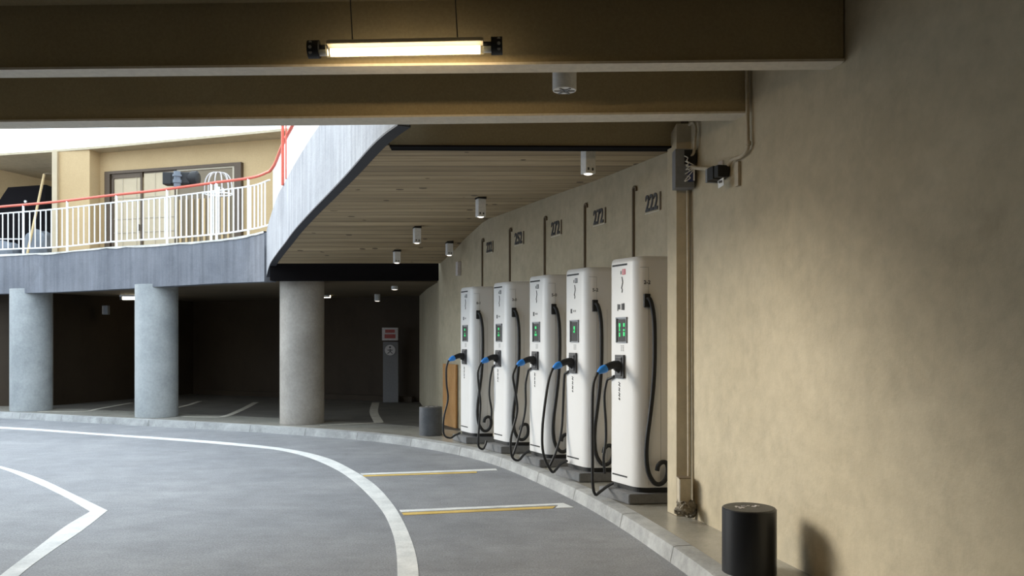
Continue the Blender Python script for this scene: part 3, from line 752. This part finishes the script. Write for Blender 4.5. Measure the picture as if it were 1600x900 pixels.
# ================================================================ BOLLARDS
def bollard(px, Z, r, h, label, mat):
    x, y = ground(px, Z); t = thing('bollard', label, 'bollard', (x, y, WK))
    bm = new(); lathe(bm, (0, 0, 0), [(r, 0), (r, h - .006), (r - .006, h)], 64); build('body', bm, mat, t, smooth=True)
    bm = new(); lathe(bm, (0, 0, h - .001), [(r - .009, 0), (r - .012, .003)], 48); build('top_disc', bm, M['bollard_top'], t)
    bm = new()
    for k in range(14):
        a = random.uniform(-.5, .5) * r; b_ = random.uniform(-.25, .25) * r
        box(bm, (a, b_, h + .003), (random.uniform(.006, .02), random.uniform(.01, .03), .003), random.uniform(0, 3))
    build('top_debris', bm, M['sign_white'], t, kind='stuff')
bollard(1170.5, 5.02, .160, .385, 'large black bollard in the right foreground beside the wall', M['bollard'])
bollard(673, 12.2, .168, .41, 'short dark grey bollard before the farthest charger', M['bollard_far'])

# ================================================================ ELECTRICS ON THE RIGHT WALL
def near_wall(px, out_=0.0):
    kk = (px - 800) / FPX; Z = 2.88 / (kk + .223); d = Vector((-.223, 1, 0)).normalized(); n = Vector((-d.y, d.x, 0))
    return Vector((kk * Z, Z, 0)) + n * out_
def nw(px, y, out_=0.0): q = near_wall(px, out_); q.z = zat(y, q.y); return q
dN = Vector((-.223, 1, 0)).normalized(); angN = math.atan2(dN.y, dN.x)
# grey electric box on the pilaster
t = thing('electrical_box', 'dark grey electric box with loose wires on the pilaster', 'electrical box', at(1068, 265, 6.50))
s_ = 6.50 / FPX
bm = new(); box(bm, (0, .01, 0), (30 * s_, .13, 60 * s_), bev=.004); build('housing', bm, M['grey'], t)
bm = new(); box(bm, (9 * s_, -.06, -8 * s_ ), (9 * s_, .03, 26 * s_), bev=.004); build('fuse', bm, M['navy'], t, label='blue fuse unit')
bm = new(); box(bm, (13 * s_, -.062, -8 * s_), (2.4 * s_, .034, 24 * s_)); build('fuse_cover', bm, M['white'], t)
bm = new(); box(bm, (8 * s_, -.058, 17 * s_), (18 * s_, .01, 22 * s_)); build('open_panel', bm, M['black'], t)
bm = new()
for k in range(5):
    z0 = (20 - 8 * k + random.uniform(-3, 3)) * s_
    tube(bm, [((-1 + k) * s_, -.06, z0), ((3 + k) * s_, -.085, z0 - 4 * s_), ((2 - k) * s_, -.085, z0 - 9 * s_), ((12) * s_, -.08, (4 - 2 * k) * s_)], .004, 6, 4)
build('wire', bm, M['white'], t, kind='stuff')
# conduits
def conduit(pts, r, label, mat='conduit'):
    bm = new(); tube(bm, pts, r, 12, 5); return tag(build('wall_conduit', bm, M[mat], smooth=True), label, 'conduit')
conduit([nw(1173, 100, .03), nw(1174, 160, .03), nw(1175, 215, .03), nw(1174, 233, .03), nw(1164, 244, .03), nw(1152, 249, .035), nw(1147, 258, .05)], .013, 'beige conduit dropping from the beam to the black junction box')
bm = new(); q = nw(1176, 224, .03); tube(bm, [q - Vector((0, 0, .012)), q + Vector((0, 0, .012))], .019, 14); 
tag(build('conduit_clip', bm, M['conduit']), 'small clip around the beige conduit above the junction box', 'clip')
conduit([at(1081, 262, 6.42), nw(1090, 261, .06), nw(1105, 263, .05), nw(1124, 264, .05)], .016, 'pale horizontal conduit between the grey electric box and the junction box', 'conduit')
conduit([at(1078, 245, 6.45), at(1084, 238, 6.44), at(1086, 215, 6.42), at(1087, 200, 6.42), at(1083, 191, 6.44), at(1077, 195, 6.52)], .012, 'beige cable looping above the grey electric box')
conduit([nw(1080, 296, .03), nw(1081, 420, .03), nw(1081.5, 600, .03), nw(1082, 780, .03)], .012, 'long vertical beige conduit beside the pilaster down to the rags')
# junction box
q = nw(1134, 270, .055); t = thing('junction_box', 'black junction box with a small white card below it', 'junction box', q, angN)
bm = new(); box(bm, (0.035, 0, 0), (.085, .10, .095), bev=.006); build('housing', bm, M['black'], t)
bm = new(); box(bm, (-.045, 0, 0), (.06, .09, .085), bev=.006); build('cover', bm, M['black'], t)
bm = new(); box(bm, (.10, .0, -.005), (.03, .10, .10), bev=.004); build('end_plate', bm, M['grey'], t)
bm = new(); box(bm, (-.06, .012, -.085), (.085, .006, .055), rot=Matrix.Rotation(.12, 3, 'Y')); cd_ = build('card', bm, M['white'], t, label='white card with three dark marks')
bm = new()
for k in range(3): box(bm, (-.06 + (k - 1) * .02, .017, -.078 + .002 * k), (.006, .006, .018))
build('card_print', bm, M['ink'], cd_)
for s in (-.035, -.06, -.015):
    bm = new(); tube(bm, [(s, 0, .03), (s, 0, .075)], .011, 10); build('cable_gland', bm, M['sign_white'], t, smooth=True)
bm = new(); q = nw(1155, 272, .012); box(bm, q, (.05, .02, .17), angN); tag(build('backing_board', bm, M['conduit']), 'thin brown board on the wall behind the junction box', 'board')
# box and rags at the foot of the pilaster
bm = new(); q = at(1068, 768, 6.50); box(bm, (q.x, q.y, q.z), (.088, .10, .22), bev=.004)
o = build('meter_box', bm, M['conduit']); tag(o, 'small beige box at the foot of the pilaster above the rags', 'box')
bm = new(); box(bm, (q.x - .038, q.y - .052, q.z), (.006, .004, .20)); build('steel_edge', bm, M['white'], o, label='shiny steel edge')
bm = new(); box(bm, (q.x, q.y - .0, q.z + .112), (.092, .104, .006)); build('lid', bm, M['conduit_dark'], o)
bm = new()
for k in range(11):
    r_ = bmesh.ops.create_icosphere(bm, subdivisions=3, radius=1)
    c = at(random.uniform(1063, 1083), random.uniform(785, 801), random.uniform(6.36, 6.5)); c.z = max(c.z, WK + .035)
    mm = Matrix.Translation(c) @ Matrix.Rotation(random.uniform(0, 3), 4, (random.random(), random.random(), random.random() + .01)) @ Matrix.Diagonal((random.uniform(.020, .034), random.uniform(.022, .038), random.uniform(.035, .060), 1))
    bmesh.ops.transform(bm, matrix=mm, verts=r_['verts'])
for v in bm.verts:
    v.co += Vector((random.uniform(-1, 1), random.uniform(-1, 1), random.uniform(-1, 1))) * .0075
    if v.co.z < WK: v.co.z = WK
tag(build('rag_bundle', bm, M['rag']), 'crumpled brown rags stuffed at the foot of the pilaster', 'rags')

# ================================================================ RAILING ON THE BALCONY
hand = cur(FA, 4, 8) + cur(RA, 4, 8)
sill = cur(FA, 3, 8) + cur(RA, 3, 8)
Lb = len(cur(FA, 4, 8))
hand_in = offset(hand, -0.09); sill_in = offset(sill, -0.09)
t = thing('balcony_railing', 'white balustrade with a red handrail on the grey balcony', 'railing', (sill_in[20].x, sill_in[20].y, sill_in[20].z))
org = t.location.copy()
bm = new(); tube(bm, [q - org for q in hand_in], .024, 12); build('handrail', bm, M['red'], t, smooth=True, label='red handrail')
def rail_at(px, f):                     # balcony point at pixel column px: f=0 coping, f=1 handrail
    for i in range(Lb - 1):
        a, b = hand_in[i], hand_in[i + 1]; xa = 800 + FPX * a.x / a.y; xb = 800 + FPX * b.x / b.y
        if xa <= px <= xb:
            u = (px - xa) / (xb - xa); h = a.lerp(b, u); s = sill_in[i].lerp(sill_in[i + 1], u); return s.lerp(h, f)
    return hand_in[Lb - 1].lerp(sill_in[Lb - 1], 1 - f)
HB, HT = .13, .86
sub = [i for i in range(Lb)]
for f_ in (HB, HT):
    bm = new(); tube(bm, [sill_in[i].lerp(hand_in[i], f_) - org for i in sub], .014, 8); build('rail', bm, M['white'], t, smooth=True)
posts = [-280, -200, -120, -42, 36.5, 105, 182, 261, 330, 338.5, 388]
for px in posts:
    a, b = rail_at(px, 0), rail_at(px, .99); bm = new(); tube(bm, [a - org, b - org], .0215, 8); build('post', bm, M['white'], t, smooth=True)
px = -300.0
while px < 417:
    if min(abs(px - q) for q in posts) > 3.2:
        a, b = rail_at(px, HB), rail_at(px, HT); bm = new(); tube(bm, [a - org, b - org], .0125, 6); build('baluster', bm, M['white'], t, smooth=True)
    px += 8.45 if px < 330 else (8.45 - (px - 330) * .04)
# white sheet along the ramp parapet
sh = cur(RA, 4, 8); sl = cur(RA, 3, 8); sh = offset(sh, -.10); sl = offset(sl, -.10)
bm = new(); R = []
P2 = []
for i in range(len(sh) - 1):
    for j in range(6): P2.append((sl[i].lerp(sl[i + 1], j / 6), sh[i].lerp(sh[i + 1], j / 6)))
st = 2
for i, (a, b) in enumerate(P2[st:]):
    o_ = .012 if (i // 2) % 2 else 0.0
    v = [Vector((a.x + o_, a.y, a.z + .01)), Vector((b.x + o_, b.y, b.z - .03)), Vector((b.x + o_ + .02, b.y, b.z - .03)), Vector((a.x + o_ + .02, a.y, a.z + .01))]
    R.append([bm.verts.new(q) for q in v])
for a, b in zip(R, R[1:]):
    for k in range(4): bm.faces.new((a[k], b[k], b[(k + 1) % 4], a[(k + 1) % 4]))
bm.faces.new(R[0]); bm.faces.new(R[-1])
tag(build('ramp_screen', bm, M['sheet']), 'tall white ribbed screen standing on the pale ramp parapet', 'screen')
for px, r, Z, lab in ((443.5, .022, 11.62, 'thick red vertical pole in front of the white ramp screen'), (449.5, .010, 11.3, 'thin red vertical pole in front of the white ramp screen')):
    i = min(range(len(rHi)), key=lambda k: abs(800 + FPX * rHi[k].x / rHi[k].y - px)); q = rHi[i]
    bm = new(); tube(bm, [(q.x - .01, q.y - .02, q.z - .02), (q.x - .01, q.y - .02, q.z + 1.25)], r, 10)
    tag(build('red_pole', bm, M['red'], smooth=True), lab, 'pole')

# ================================================================ UPPER FLOOR DOORS AND CLUTTER
def up(px, y, out_=0.0):
    k0 = (146 - 800) / FPX; (x0, z0), (x1, z1) = U[0], U[1]; kk = (px - 800) / FPX
    t_ = (kk * z0 - x0) / ((x1 - x0) - kk * (z1 - z0)); q = Vector((x0 + (x1 - x0) * t_, z0 + (z1 - z0) * t_, 0))
    d = Vector((x1 - x0, z1 - z0, 0)).normalized(); n = Vector((d.y, -d.x, 0)); q += n * out_; q.z = zat(y, q.y); return q
dU = Vector((U[1][0] - U[0][0], U[1][1] - U[0][1], 0)).normalized(); aU = math.atan2(dU.y, dU.x)
zdt = ZF + 2.04
dr = bpy.data.objects.new('door_1', None); link(dr); dr['kind'] = 'structure'; dr.location = up(169, 400) * 1.0; dr.location.z = ZF; oD = dr.location.copy()
def dbox(bm, pa, pb, z0, z1, th, o):
    a, b = up(pa, 400, o), up(pb, 400, o); c = (a + b) / 2; c.z = (z0 + z1) / 2
    box(bm, c - oD, ((b - a).length, th, z1 - z0), aU)
bm = new(); dbox(bm, 168, 176, ZF, zdt, .10, .04); dbox(bm, 370, 380.5, ZF, zdt, .10, .04); dbox(bm, 168, 380.5, zdt - .0, zdt + .06, .10, .04)
build('door_frame', bm, M['bronze'], dr)
for k, (a, b, mt, lab) in enumerate(((177, 225, 'cream', None), (227.5, 277, 'cream', None), (279, 369, 'pane', 'dark reflecting pane'))):
    bm = new(); dbox(bm, a, b, ZF + .02, zdt - .01, .03, .02 + .01 * (k % 2)); pn = build('door_panel', bm, M[mt], dr)
    if lab: pn['label'] = lab
    bm = new()
    if k == 0: dbox(bm, a, a + 3.5, ZF, zdt - .03, .05, .03); dbox(bm, b - 3, b, ZF, zdt - .03, .05, .03); dbox(bm, a, b, zdt - .10, zdt, .05, .03)
    if k == 1: dbox(bm, b - 1.6, b, ZF, zdt - .03, .05, .035); dbox(bm, a, b, zdt - .03, zdt, .04, .03)
    if k == 2: dbox(bm, a - 1, a + 1, ZF, zdt - .02, .05, .035); dbox(bm, 366, 369, ZF, zdt - .02, .05, .035); dbox(bm, a, b, zdt - .035, zdt, .05, .03)
    build('stile', bm, M['bronze'] if k < 2 else M['conduit'], pn)
    bm = new()
    if k < 2:
        for u in (.35, .8): dbox(bm, a + (b - a) * u, a + (b - a) * u + .5, ZF + .02, zdt - .03, .005, .046 + .01 * (k % 2))
        for z in (.45, .75, 1.05, 1.5): dbox(bm, a + 1, b - 1, ZF + z, ZF + z + .012, .005, .046 + .01 * (k % 2))
        build('panel_groove', bm, M['conduit'], pn, kind='stuff')
    else:
        for u in range(9): dbox(bm, a + 4 + u * 9.3, a + 7 + u * 9.3, ZF + .05, ZF + 1.40, .02, .05)
        build('inner_slat', bm, M['upper'], pn, kind='stuff')
bm = new(); dbox(bm, 219.5, 221.5, ZF + .78, ZF + .92, .03, .075); build('door_handle', bm, M['bronze'], dr)
# floodlight clamped to the handrail, and the round wire cage beside it
Zr = 15.0
def rp(px, y, Z=Zr): return at(px, y, Z)
t = thing('floodlight', 'black floodlight clamped above the red handrail before the doors', 'floodlight', rp(277, 294, 14.72)); o0 = t.location.copy()
bm = new(); tube(bm, [rp(277, 293, 14.75) - o0, rp(277, 268, 14.75) - o0], .06, 14, 0); tube(bm, [rp(277, 286, 14.75) - o0, rp(277, 281, 14.75) - o0], .075, 14); tube(bm, [rp(277, 276, 14.75) - o0, rp(277, 273, 14.75) - o0], .08, 14)
build('clamp', bm, M['cover'], t)
bm = new(); box(bm, rp(282, 279.5, 14.85) - o0, (.40, .18, .22), bev=.03); box(bm, rp(264, 280, 14.85) - o0, (.16, .20, .22), bev=.02); build('housing', bm, M['black'], t)
bm = new(); tube(bm, [rp(294, 279, 14.85) - o0, rp(301, 279, 14.85) - o0, rp(309, 278.5, 14.85) - o0, rp(311, 278.5, 14.85) - o0], .09, 18, 0, rads=[.09, .13, .13, .09]); build('lamp_head', bm, M['black'], t, smooth=True)
t = thing('wire_cage', 'round pale wire cage behind the red handrail before the doors', 'cage', rp(341, 292, 14.9)); o0 = t.location.copy()
top_c = rp(338, 268, 14.9) - o0
for k in range(12):
    a = 2 * PI * k / 12; rx = .245; pts = []
    for j in range(6):
        ph = j / 5 * PI / 2; pts.append(Vector((math.cos(a) * rx * (math.cos(ph) ** .6 if j < 5 else .05), math.sin(a) * .18 * (math.cos(ph) ** .6 if j < 5 else .05), -.02 + .28 * math.sin(ph))))
    pts = [Vector((pts[0].x, pts[0].y, -.13))] + pts
    bm = new(); tube(bm, pts, .0085, 6, 2); build('bar', bm, M['sign_white'], t, smooth=True)
bm = new(); tube(bm, [Vector((math.cos(2 * PI * k / 24) * .245, math.sin(2 * PI * k / 24) * .18, -.13)) for k in range(25)], .012, 8); build('rim', bm, M['white'], t, smooth=True)
bm = new(); tube(bm, [(0, 0, -.13), (0, 0, .0)], .03, 10); build('lamp', bm, M['white'], t)
for pxx in (330, 348): 
    bm = new(); tube(bm, [rp(pxx, 300, 14.9) - o0, rp(pxx, 294, 14.9) - o0], .02, 8); build('bracket', bm, M['white'], t)
# clutter in the recess on the left
t = thing('covered_cabinet', 'tall black cabinet in the left recess behind the railing', 'cabinet', (*ground(40, 19.6), ZF + .01)); 
bm = new()
W2 = .62; Hc = zat(292, 19.6) - ZF
faces(bm, [(-.62, -.3, 0), (W2, -.3, 0), (W2, .3, 0), (-.62, .3, 0), (-.56, -.3, Hc * .72), (W2, -.3, Hc * .72), (W2, .3, Hc * .72), (-.56, .3, Hc * .72), (-.28, -.22, Hc * .97), (W2 - .02, -.22, Hc), (W2 - .02, .22, Hc), (-.28, .22, Hc * .97)],
      [(3, 2, 1, 0), (0, 1, 5, 4), (1, 2, 6, 5), (2, 3, 7, 6), (3, 0, 4, 7), (4, 5, 9, 8), (5, 6, 10, 9), (6, 7, 11, 10), (7, 4, 8, 11), (8, 9, 10, 11)])
build('body', bm, M['blackbeam'], t)
bm = new(); tube(bm, [(.17, -.31, Hc * .80), (.17, -.27, Hc * .80)], .03, 12); build('knob', bm, M['white'], t, label='tiny bright knob')
bm = new(); box(bm, (-.1, -.34, .75), (.9, .02, .03)); build('bar', bm, M['sign_white'], t)
def mound(name, px, Z, w_, h_, label, mat):
    bm = new(); r_ = bmesh.ops.create_icosphere(bm, subdivisions=4, radius=1)
    for v in bm.verts:
        x, y, z = v.co; z = max(z, -.0); e = (abs(z)) ** .55 * (1 if z >= 0 else 0)
        s = 1 + .06 * math.sin(7 * x + 3 * y) * math.cos(5 * y + z * 4)
        sx = math.copysign(abs(x) ** .6, x); sy = math.copysign(abs(y) ** .6, y)
        v.co = Vector((sx * w_ / 2 * s, sy * .25 * s, e * h_ * s))
    o = build(name, bm, mat, smooth=True); o.location = (*ground(px, Z), ZF); tag(o, label, 'cover')
mound('covered_machine', 62, 18.9, .62, zat(360, 18.9) - ZF, 'rounded grey fabric cover behind the railing, right of the black cabinet', M['cover'])
mound('covered_machine', 12, 18.7, .55, zat(378, 18.7) - ZF, 'lower grey fabric cover behind the railing at the left end', M['cover'])
bm = new(); a = at(69, 272, 18.8); b = at(38, 392, 18.35); b.z = ZF; tube(bm, [b, a], .026, 10)
o = tag(build('broom_pole', bm, M['pole_wood'], smooth=True), 'pale wooden pole leaning in the left recess', 'pole')
bm = new(); tube(bm, [a, a + Vector((.08, 0, .01)), a + Vector((.20, .05, -.01)), a + Vector((.24, .05, -.06))], .02, 8, 3); build('head', bm, M['conduit_dark'], o, smooth=True)

# ================================================================ GARAGE SIGN, WALL BOX
Zs = 18.45
t = thing('parking_sign', 'grey sign panel with a red and white plate in the dark garage', 'sign', (*ground(610, Zs), WK))
def sz(y): return zat(y, Zs) - WK
s_ = Zs / FPX
bm = new(); box(bm, (.01, .03, (sz(534)) / 2), (24 * s_, .12, sz(534)), bev=.01); pnl = build('panel', bm, M['signpost'], t)
bm = new(); box(bm, (0, -.02, (sz(512) + sz(532)) / 2), (25 * s_, .08, 20 * s_), bev=.008); pl = build('top_plate', bm, M['sign_white'], t)
bm = new(); box(bm, (-.0, -.065, sz(517.5)), (15 * s_, .01, 5 * s_), bev=.003); box(bm, (0, -.065, sz(525.5)), (17 * s_, .01, 6.4 * s_), bev=.003); build('red_lettering', bm, M['sign_red'], pl, label='faded red lettering bands')
bm = new(); r0 = 8.2 * s_; m4 = Matrix.Translation((0, -.04, sz(547))) @ Matrix.Rotation(PI / 2, 4, 'X')
bmesh.ops.create_cone(bm, cap_ends=True, segments=32, radius1=r0, radius2=r0, depth=.02, matrix=m4); em = build('round_emblem', bm, M['sign_white'], pnl)
bm = new(); bmesh.ops.create_cone(bm, cap_ends=True, segments=12, radius1=.022, radius2=.022, depth=.006, matrix=Matrix.Translation((0, -.052, sz(542.5))) @ Matrix.Rotation(PI / 2, 4, 'X'))
for a, b in (((0, 545), (0, 549)), ((0, 549), (-4, 552.5)), ((0, 549), (4, 552.5)), ((-4, 547), (4, 547))):
    tube(bm, [(a[0] * s_, -.052, sz(a[1])), (b[0] * s_, -.052, sz(b[1]))], .008, 6)
build('walking_figure', bm, M['dkgrey'], pnl)
bm = new(); q = at(165.5, 484.5, 18.45); box(bm, (0, 0, 0), (.13, .10, .20), bev=.008); o = build('wall_socket_box', bm, M['grey']); o.location = q; tag(o, 'small grey box high on the dark garage side wall', 'box')
bm = new(); box(bm, (-.045, -.052, 0), (.02, .006, .17)); build('cover_edge', bm, M['sign_white'], o)

# ================================================================ ROAD MARKINGS
def gp(x, y, e=EYE): Z = FPX * e / (y - 530); return Vector(((x - 800) * Z / FPX, Z, 0))
def ribbon(name, A, B, z, mat, label, cat='road marking'):
    bm = new(); n = min(len(A), len(B)); R = []
    for a, b in zip(A, B): R.append([bm.verts.new((a.x, a.y, z)), bm.verts.new((b.x, b.y, z)), bm.verts.new((b.x, b.y, z + .003)), bm.verts.new((a.x, a.y, z + .003))])
    for a, b in zip(R, R[1:]):
        for k in range(4): bm.faces.new((a[k], b[k], b[(k + 1) % 4], a[(k + 1) % 4]))
    bm.faces.new(R[0]); bm.faces.new(R[-1])
    return tag(build(name, bm, M[mat]), label, cat)
def lane(pts, k=8): return crom([gp(x, y) for x, y in pts], k)
LI = [(-200, 663.5), (0, 669.7), (150, 679.6), (300, 690.5), (400, 699.3), (440, 704.3), (480, 714.2), (520, 731), (550, 750), (580, 778), (600, 803), (613, 832), (619, 860), (621, 900), (620, 960), (616, 1100)]
LO = [(-200, 661.5), (0, 667.0), (150, 677.0), (300, 687.0), (400, 695.6), (460, 703.5), (510, 715.5), (548, 733), (585, 757), (612, 786), (630, 815), (643, 845), (651, 873), (654, 900), (657, 960), (656, 1100)]
ribbon('lane_line', lane(LI), lane(LO), .0, 'line', 'long curved white lane line sweeping across the road')
I1 = [(-300, 697), (-60, 721), (0, 732), (50, 752), (100, 776), (141, 799.5)]; O1 = [(-300, 694), (-60, 717), (0, 728.5), (60, 747), (120, 775), (168, 798)]
I2 = [(141, 799.5), (100, 824), (50, 862), (0, 900), (-90, 975)]; O2 = [(168, 798), (130, 828), (80, 862), (30, 900), (-45, 975)]
A1, B1 = lane(I1), lane(O1); A2, B2 = lane(I2), lane(O2)
ribbon('arrow_line', A1 + A2[1:], B1 + B2[1:], .0, 'line', 'white pointed line at the lower left of the road')
def quad(name, pts, z, mat, label):
    P = [gp(x, y) for x, y in pts]; bm = new(); prism(bm, [(p.x, p.y) for p in P], z, z + .003); return tag(build(name, bm, M[mat]), label, 'road marking')
quad('stall_line', [(563, 740.0), (775, 732.5), (777, 735.2), (566, 742.3)], 0, 'line', 'white stripe of the farther parking bay line')
quad('stall_line', [(567, 742.8), (745, 736.9), (745, 739.0), (570, 744.8)], 0, 'yline', 'yellow stripe of the farther parking bay line')
quad('stall_line', [(624, 797.2), (880, 786.3), (897, 793.3), (868, 794.3), (872, 789.6), (627, 800.6)], 0, 'line', 'white stripe of the nearer parking bay line')
quad('stall_line', [(628, 801.6), (868, 791.2), (864, 794.6), (631, 805.2)], 0, 'yline', 'yellow stripe of the nearer parking bay line')
def gl(pts, w_, label):
    P = crom([gp(x, y, EYE - WK) for x, y in pts], 4) if len(pts) > 2 else [gp(x, y, EYE - WK) for x, y in pts]
    A, B = offset(P, w_ / 2), offset(P, -w_ / 2); ribbon('garage_floor_line', A, B, WK - .001, 'oldline', label)
gl([(60, 643.2), (130, 642.8), (155, 638.5), (205, 629.5)], .09, 'faded white floor line in the garage between the left and middle columns')
gl([(285, 650.8), (330, 651.5), (352, 650.2), (378, 640), (400, 628.5)], .12, 'faded white floor line in the garage right of the middle column')
gl([(262, 640), (290, 634), (312, 627)], .10, 'short faded floor line in the garage just behind the middle column')
gl([(500, 664.5), (560, 661.8), (597, 660.2)], .06, 'thin faded floor line beside the right column')
gl([(587, 629), (584, 644), (592, 660)], .16, 'thick faded bent floor line before the red and white sign')
